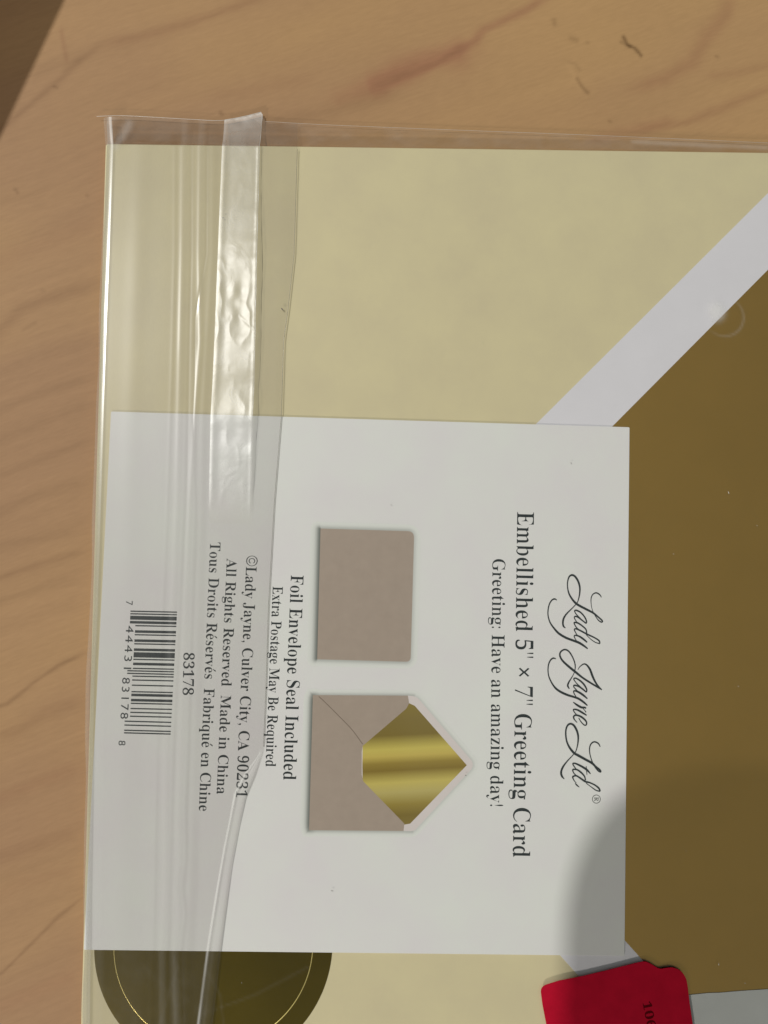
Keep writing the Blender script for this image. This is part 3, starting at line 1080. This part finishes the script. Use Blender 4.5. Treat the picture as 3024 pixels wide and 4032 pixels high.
def flap_z(X, Y, t):
    z, near = bag_height(X, Y)
    for f, s_, h_ in RIPF:
        wob_ = 1 + 0.25 * fbm(Y / 7 + h_ * 50, Y * 0, 81, 2)
        z = z + 0.38 * near * h_ * np.exp(-((X - f(Y)) / s_) ** 2) * np.clip(wob_, 0.3, 2)
    # the curled tube near the bottom
    yr0 = at(1030, 2950, ZB)[1]
    grow = np.clip((yr0 - Y) / 9, 0, 1) ** 0.7
    rl, rr_ = ridge_left(Y), flap_line(Y)
    w = np.maximum(rr_ - rl, 0.05)
    q = (X - rl) / w
    tube_ = np.where((q > 0) & (q <= 1.0), np.clip(np.sin(math.pi * np.clip(q, 0, 1) ** 1.15), 0, 1) ** 1.2, 0)
    z = z + np.where(Y < yr0, grow * 0.75 * tube_, 0)
    return z


y_end_px = at(900, 2060, ZB)[1]
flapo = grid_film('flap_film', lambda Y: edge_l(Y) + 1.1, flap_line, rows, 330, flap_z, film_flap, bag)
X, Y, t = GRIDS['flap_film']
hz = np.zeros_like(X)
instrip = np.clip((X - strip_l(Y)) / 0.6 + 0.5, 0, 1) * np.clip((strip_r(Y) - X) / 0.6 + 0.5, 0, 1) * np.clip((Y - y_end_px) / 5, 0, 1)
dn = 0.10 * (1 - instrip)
BANDS = [  # (pixels, half width mm, haze, density): doubled film lines with ripple sheen and shade painted in
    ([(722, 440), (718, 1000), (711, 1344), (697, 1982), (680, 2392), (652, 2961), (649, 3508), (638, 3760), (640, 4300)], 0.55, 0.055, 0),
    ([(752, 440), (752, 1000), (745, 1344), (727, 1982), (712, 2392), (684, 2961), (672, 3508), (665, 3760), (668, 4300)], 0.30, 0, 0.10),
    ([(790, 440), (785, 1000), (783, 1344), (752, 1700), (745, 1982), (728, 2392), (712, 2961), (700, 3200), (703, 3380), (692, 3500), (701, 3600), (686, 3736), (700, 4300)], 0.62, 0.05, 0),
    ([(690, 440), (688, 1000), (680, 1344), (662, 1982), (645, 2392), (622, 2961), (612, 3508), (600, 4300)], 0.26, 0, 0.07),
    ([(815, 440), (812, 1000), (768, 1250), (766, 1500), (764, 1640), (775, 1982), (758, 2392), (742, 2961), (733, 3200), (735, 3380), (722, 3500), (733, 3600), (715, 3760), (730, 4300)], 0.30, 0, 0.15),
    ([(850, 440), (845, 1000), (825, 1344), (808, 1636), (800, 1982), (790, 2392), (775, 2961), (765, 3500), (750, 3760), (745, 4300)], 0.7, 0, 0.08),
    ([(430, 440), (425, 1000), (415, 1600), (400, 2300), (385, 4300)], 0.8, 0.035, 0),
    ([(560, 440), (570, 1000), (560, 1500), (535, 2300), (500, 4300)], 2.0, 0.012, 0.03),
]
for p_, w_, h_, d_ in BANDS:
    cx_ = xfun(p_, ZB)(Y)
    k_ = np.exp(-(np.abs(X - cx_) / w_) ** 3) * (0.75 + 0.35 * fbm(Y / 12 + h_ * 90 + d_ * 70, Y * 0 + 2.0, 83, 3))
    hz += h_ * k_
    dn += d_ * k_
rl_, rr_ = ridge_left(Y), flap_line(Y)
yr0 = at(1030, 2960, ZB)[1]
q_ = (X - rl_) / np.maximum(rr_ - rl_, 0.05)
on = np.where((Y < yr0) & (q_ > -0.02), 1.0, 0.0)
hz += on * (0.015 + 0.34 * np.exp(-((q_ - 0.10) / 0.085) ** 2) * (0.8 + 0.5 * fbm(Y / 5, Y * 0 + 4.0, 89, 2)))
dn = np.where(on > 0, 0, dn) + on * 0.34 * np.exp(-((q_ - 0.93) / 0.12) ** 2)  # crest sheen and dark far side painted onto the curled tube
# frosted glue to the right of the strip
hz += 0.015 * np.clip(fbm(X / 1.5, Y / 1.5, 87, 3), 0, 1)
float_attr(flapo, 'haze_sheen', np.clip(hz, 0, 1))
float_attr(flapo, 'dens_shade', np.clip(dn, 0, 1))


# adhesive strip with its crumpled patch
def strip_z(X, Y, t):
    z, near = bag_height(X, Y)
    z = z + 0.09
    a = P2(945, 1180, ZB)
    amp = 0.02 + 0.12 * np.exp(-(((Y - a[1]) / 9) ** 2)) + 0.05 * np.exp(-(((Y - a[1] + 22) / 9) ** 2))
    ridg = 1 - np.abs(fbm(X / 2.6, Y / 4.6, 91, 2)) * 2
    z = z + near * amp * ridg
    # the strip rises to the right along its middle length
    ya, yb = at(900, 620, ZB)[1], at(900, 1060, ZB)[1]
    yc, yd = at(900, 1700, ZB)[1], at(900, 2040, ZB)[1]
    ramp = np.clip((ya - Y) / (ya - yb), 0, 1) * np.clip((Y - yd) / (yc - yd), 0, 1)
    ramp = ramp * ramp * (3 - 2 * ramp)
    wig = 0.75 + 0.5 * fbm(Y / 5, Y * 0 + 9.0, 97, 2)
    z = z + near * ramp * wig * 0.85 * t
    # one sharp diagonal crease
    d, tt = seg_dist(X, Y, [P2(945, 1248, ZB), P2(1006, 1306, ZB)])
    z = z + 0.05 * np.exp(-(d / 0.16) ** 2)
    # the left border of the strip lifts
    z = z + near * 0.10 * np.exp(-((t - 0.06) / 0.10) ** 2) + near * 0.06 * np.exp(-((t - 0.97) / 0.04) ** 2)
    return z


y_end = at(900, 2060, ZB)[1]
srows = np.concatenate([np.linspace(YT, tlv[1] - 0.2, 24), np.linspace(tlv[1] - 0.4, y_end, 260)])
strip = grid_film('adhesive_strip', strip_l, strip_r, srows, 70, strip_z, film_strip, bag)
X, Y, t = GRIDS['adhesive_strip']
end = np.clip((Y - y_end - 0.8 - 1.2 * fbm(X / 1.5, Y * 0, 93, 2)) / 5.0, 0, 1)
cloud = np.clip(0.5 + 0.8 * fbm(X / 2.2, Y / 5.0, 95, 4), 0, 1.4)
hz = end * (0.06 + 0.08 * cloud)
hz += 0.10 * end * np.exp(-((t - 0.03) / 0.035) ** 2)
topd = (top_edge(X) - Y)
hz += np.exp(-(topd / 0.45) ** 2) * 0.45 * np.clip(0.6 + fbm(X / 0.8, Y / 0.8, 99, 2), 0, 1)  # bright glint along the strip's top edge, painted pale
hz += np.where(topd < 2.6, 0.03, 0)
float_attr(strip, 'haze_sheen', np.clip(hz, 0, 0.9))
float_attr(strip, 'clear', 1 - end)

# rounded left fold of the bag, from the front down to the table
nth = 14
ysf = np.linspace(at(400, 458, ZB)[1], YBOT, 200)
V, F = [], []
for i, y in enumerate(ysf):
    xe = float(edge_l(np.array([y]))[0])
    wv = 0.22 * value_noise(np.array([y / 9.0]), np.array([3.3]), 5)[0]
    for k in range(nth):
        th = math.pi / 2 * (k / (nth - 1)) * 1.15
        hgt = ZB + 0.02
        V.append((xe + 1.7 - (1.7 + wv) * math.sin(th), y, 0.2 + (hgt - 0.2) * (0.25 + 0.75 * max(0, math.cos(th)))))
I = np.arange(len(ysf) * nth).reshape(len(ysf), nth)
F = np.stack([I[:-1, :-1].ravel(), I[:-1, 1:].ravel(), I[1:, 1:].ravel(), I[1:, :-1].ravel()], 1)
mesh_obj('left_fold', V, F, film_fold, bag, True)

# cut edges of the plastic
pts = [(x, y, 0.85) for x, y in [P2(px, py, 0.85) for px, py in y_top_px[:6]]]
tube('cut_edge', smooth_line(pts, 8), 0.035, film_edge, bag)
pts = [(x, y, 0.55) for x, y in [P2(px, py, 0.55) for px, py in y_top_px[6:]]]
tube('cut_edge', smooth_line(pts, 8), 0.025, film_edge, bag)
yy = np.linspace(cream_top(-20) - 0.5, at(1035, 2940, ZB)[1], 140)
fl_pts = np.stack([flap_line(yy), yy, flap_z(flap_line(yy), yy, yy * 0 + 1) + 0.02], 1)
tube('flap_edge', fl_pts, 0.045, film_edge_dark, bag)
yy = np.linspace(top_edge(np.array([strip_r(np.array([tlv[1]]))[0]]))[0] - 0.1, at(1000, 2050, ZB)[1], 160)
fl_pts = np.stack([strip_r(yy), yy, strip_z(strip_r(yy), yy, yy * 0 + 1) + 0.02], 1)
tube('strip_edge', fl_pts, 0.05 * np.clip((yy - yy.min()) / 14, 0.05, 1) * (0.75 + 0.5 * value_noise(yy / 1.5, yy * 0, 12)), film_edge, bag)
# dust and lint on the bag
lint = material('pale_lint', (0.75, 0.72, 0.66), 0.8)
dirt = material('dark_dust', (0.22, 0.20, 0.18), 0.8)
for (x, y, dx, dy, rad, mt) in [(2866, 1935, 4, 10, .055, lint), (2979, 2068, 2, 4, .032, lint), (2829, 3792, 0, 9, .06, lint), (2246, 1822, 4, 3, .07, dirt), (1539, 1987, 3, 3, .06, dirt),
                               (1831, 3051, 3, 3, .07, dirt), (1107, 1213, 8, 10, .12, dirt), (873, 857, 10, 2, .07, dirt), (1303, 3506, 8, 2, .06, dirt), (2650, 2180, 4, 3, .032, lint), (2905, 2700, 3, 5, .032, lint),
                               (2700, 3350, 4, 2, .032, lint), (950, 3868, 3, 3, .04, lint), (1900, 1350, 4, 1, .04, dirt), (1700, 2900, 2, 3, .04, dirt), (2930, 3870, 7, 1, .04, lint), (1420, 830, 3, 3, .04, dirt)]:
    a_, b_ = P2(x, y, ZB), P2(x + dx, y + dy, ZB)
    tube('dust_speck', [(a_[0], a_[1], ZB + .03), ((a_[0] + b_[0]) / 2 + .03, (a_[1] + b_[1]) / 2, ZB + .07), (b_[0], b_[1], ZB + .03)], [rad * .4, rad, rad * .3], mt, bag, 6)

# ------------------------------------------------------------------ red sticker on the outside of the bag
ZS = 2.03
sticker = thing('price_sticker', 'bright red paper price sticker with rounded corners on the plastic bag', 'sticker')
so = [(2168, 4120), (2136, 3955)]
so += [tuple(p) for p in rounded([(2136, 3955), (2127, 3885), (2200, 3862)], [0, 26, 0], 6)][1:]
so += [(2300, 3842), (2400, 3818), (2510, 3790)]
so += [tuple(p) for p in smooth_line([(2510, 3790), (2540, 3786), (2566, 3797), (2597, 3814), (2625, 3811), (2650, 3810), (2680, 3823), (2701, 3852), (2709, 3890)], 5)][1:]
so += [(2716, 3950), (2728, 4032), (2745, 4250), (2200, 4300)]
prism('paper', [P2(x, y, ZS) for x, y in so], ZS - 0.10, ZS, red, sticker, bevel=0.015)
place_text('price_digits', '106', (2530, 3948), (2550, 4052), 33, red_ink, sticker, ZS + 0.012, 0.0)

# ------------------------------------------------------------------ out of frame: what throws the two shadows seen in the photograph
LBP = LB / np.linalg.norm(LB) * 1300.0      # the ceiling lamp, mm
toward = lambda p, h: (p + (LBP - p) * (h - p[2]) / (LBP[2] - p[2]))[:2]
dark_plastic = material('phone_black', (0.012, 0.012, 0.014), 0.35)
glass = material('phone_screen_glass', (0.006, 0.006, 0.008), 0.1)
phone = thing('smartphone', 'black smartphone held flat above the table while taking the picture', 'phone')
zp = CAM[2] + 3.0
px0 = toward(at(2205, 3600, 2.2), zp)[0]
px1 = px0 + 74
py1 = toward(at(2400, 2990, 2.2), zp)[1]
py0 = py1 - 148
print('PHONE', px0 - CAM[0], px1 - CAM[0], py0 - CAM[1], py1 - CAM[1])
prism('body', rounded([(px0, py0), (px1, py0), (px1, py1), (px0, py1)], [17, 17, 17, 26], 10), zp, zp + 7.5, dark_plastic, phone, bevel=0.8)
prism('screen', rounded([(px0 + 2, py0 + 2), (px1 - 2, py0 + 2), (px1 - 2, py1 - 2), (px0 + 2, py1 - 2)], 15, 10), zp + 7.5, zp + 7.8, glass, phone)

cardboard = material('brown_cardboard', (0.30, 0.19, 0.10), 0.8, noise=0.1, nscale=200)
H = 34.0  # box added out of view to shade the table's top left corner
e0 = toward(at(245, 0, 0), H)
e1 = toward(at(0, 520, 0), H)
ed = (e0 - e1) / np.linalg.norm(e0 - e1)
en = np.array([-ed[1], ed[0]])
A_ = e1 - ed * 60
B_ = e0 + ed * 60
box = thing('unseen_shadow_box', 'unseen brown cardboard box added to cast the top left shadow', 'box')
prism('walls', [tuple(A_), tuple(B_), tuple(B_ + en * 90), tuple(A_ + en * 90)], 0.0, H - 0.6, cardboard, box)
prism('lid', [tuple(A_ - en * 0.4), tuple(B_ - en * 0.4), tuple(B_ + en * 90.4), tuple(A_ + en * 90.4)], H - 0.6, H, cardboard, box)
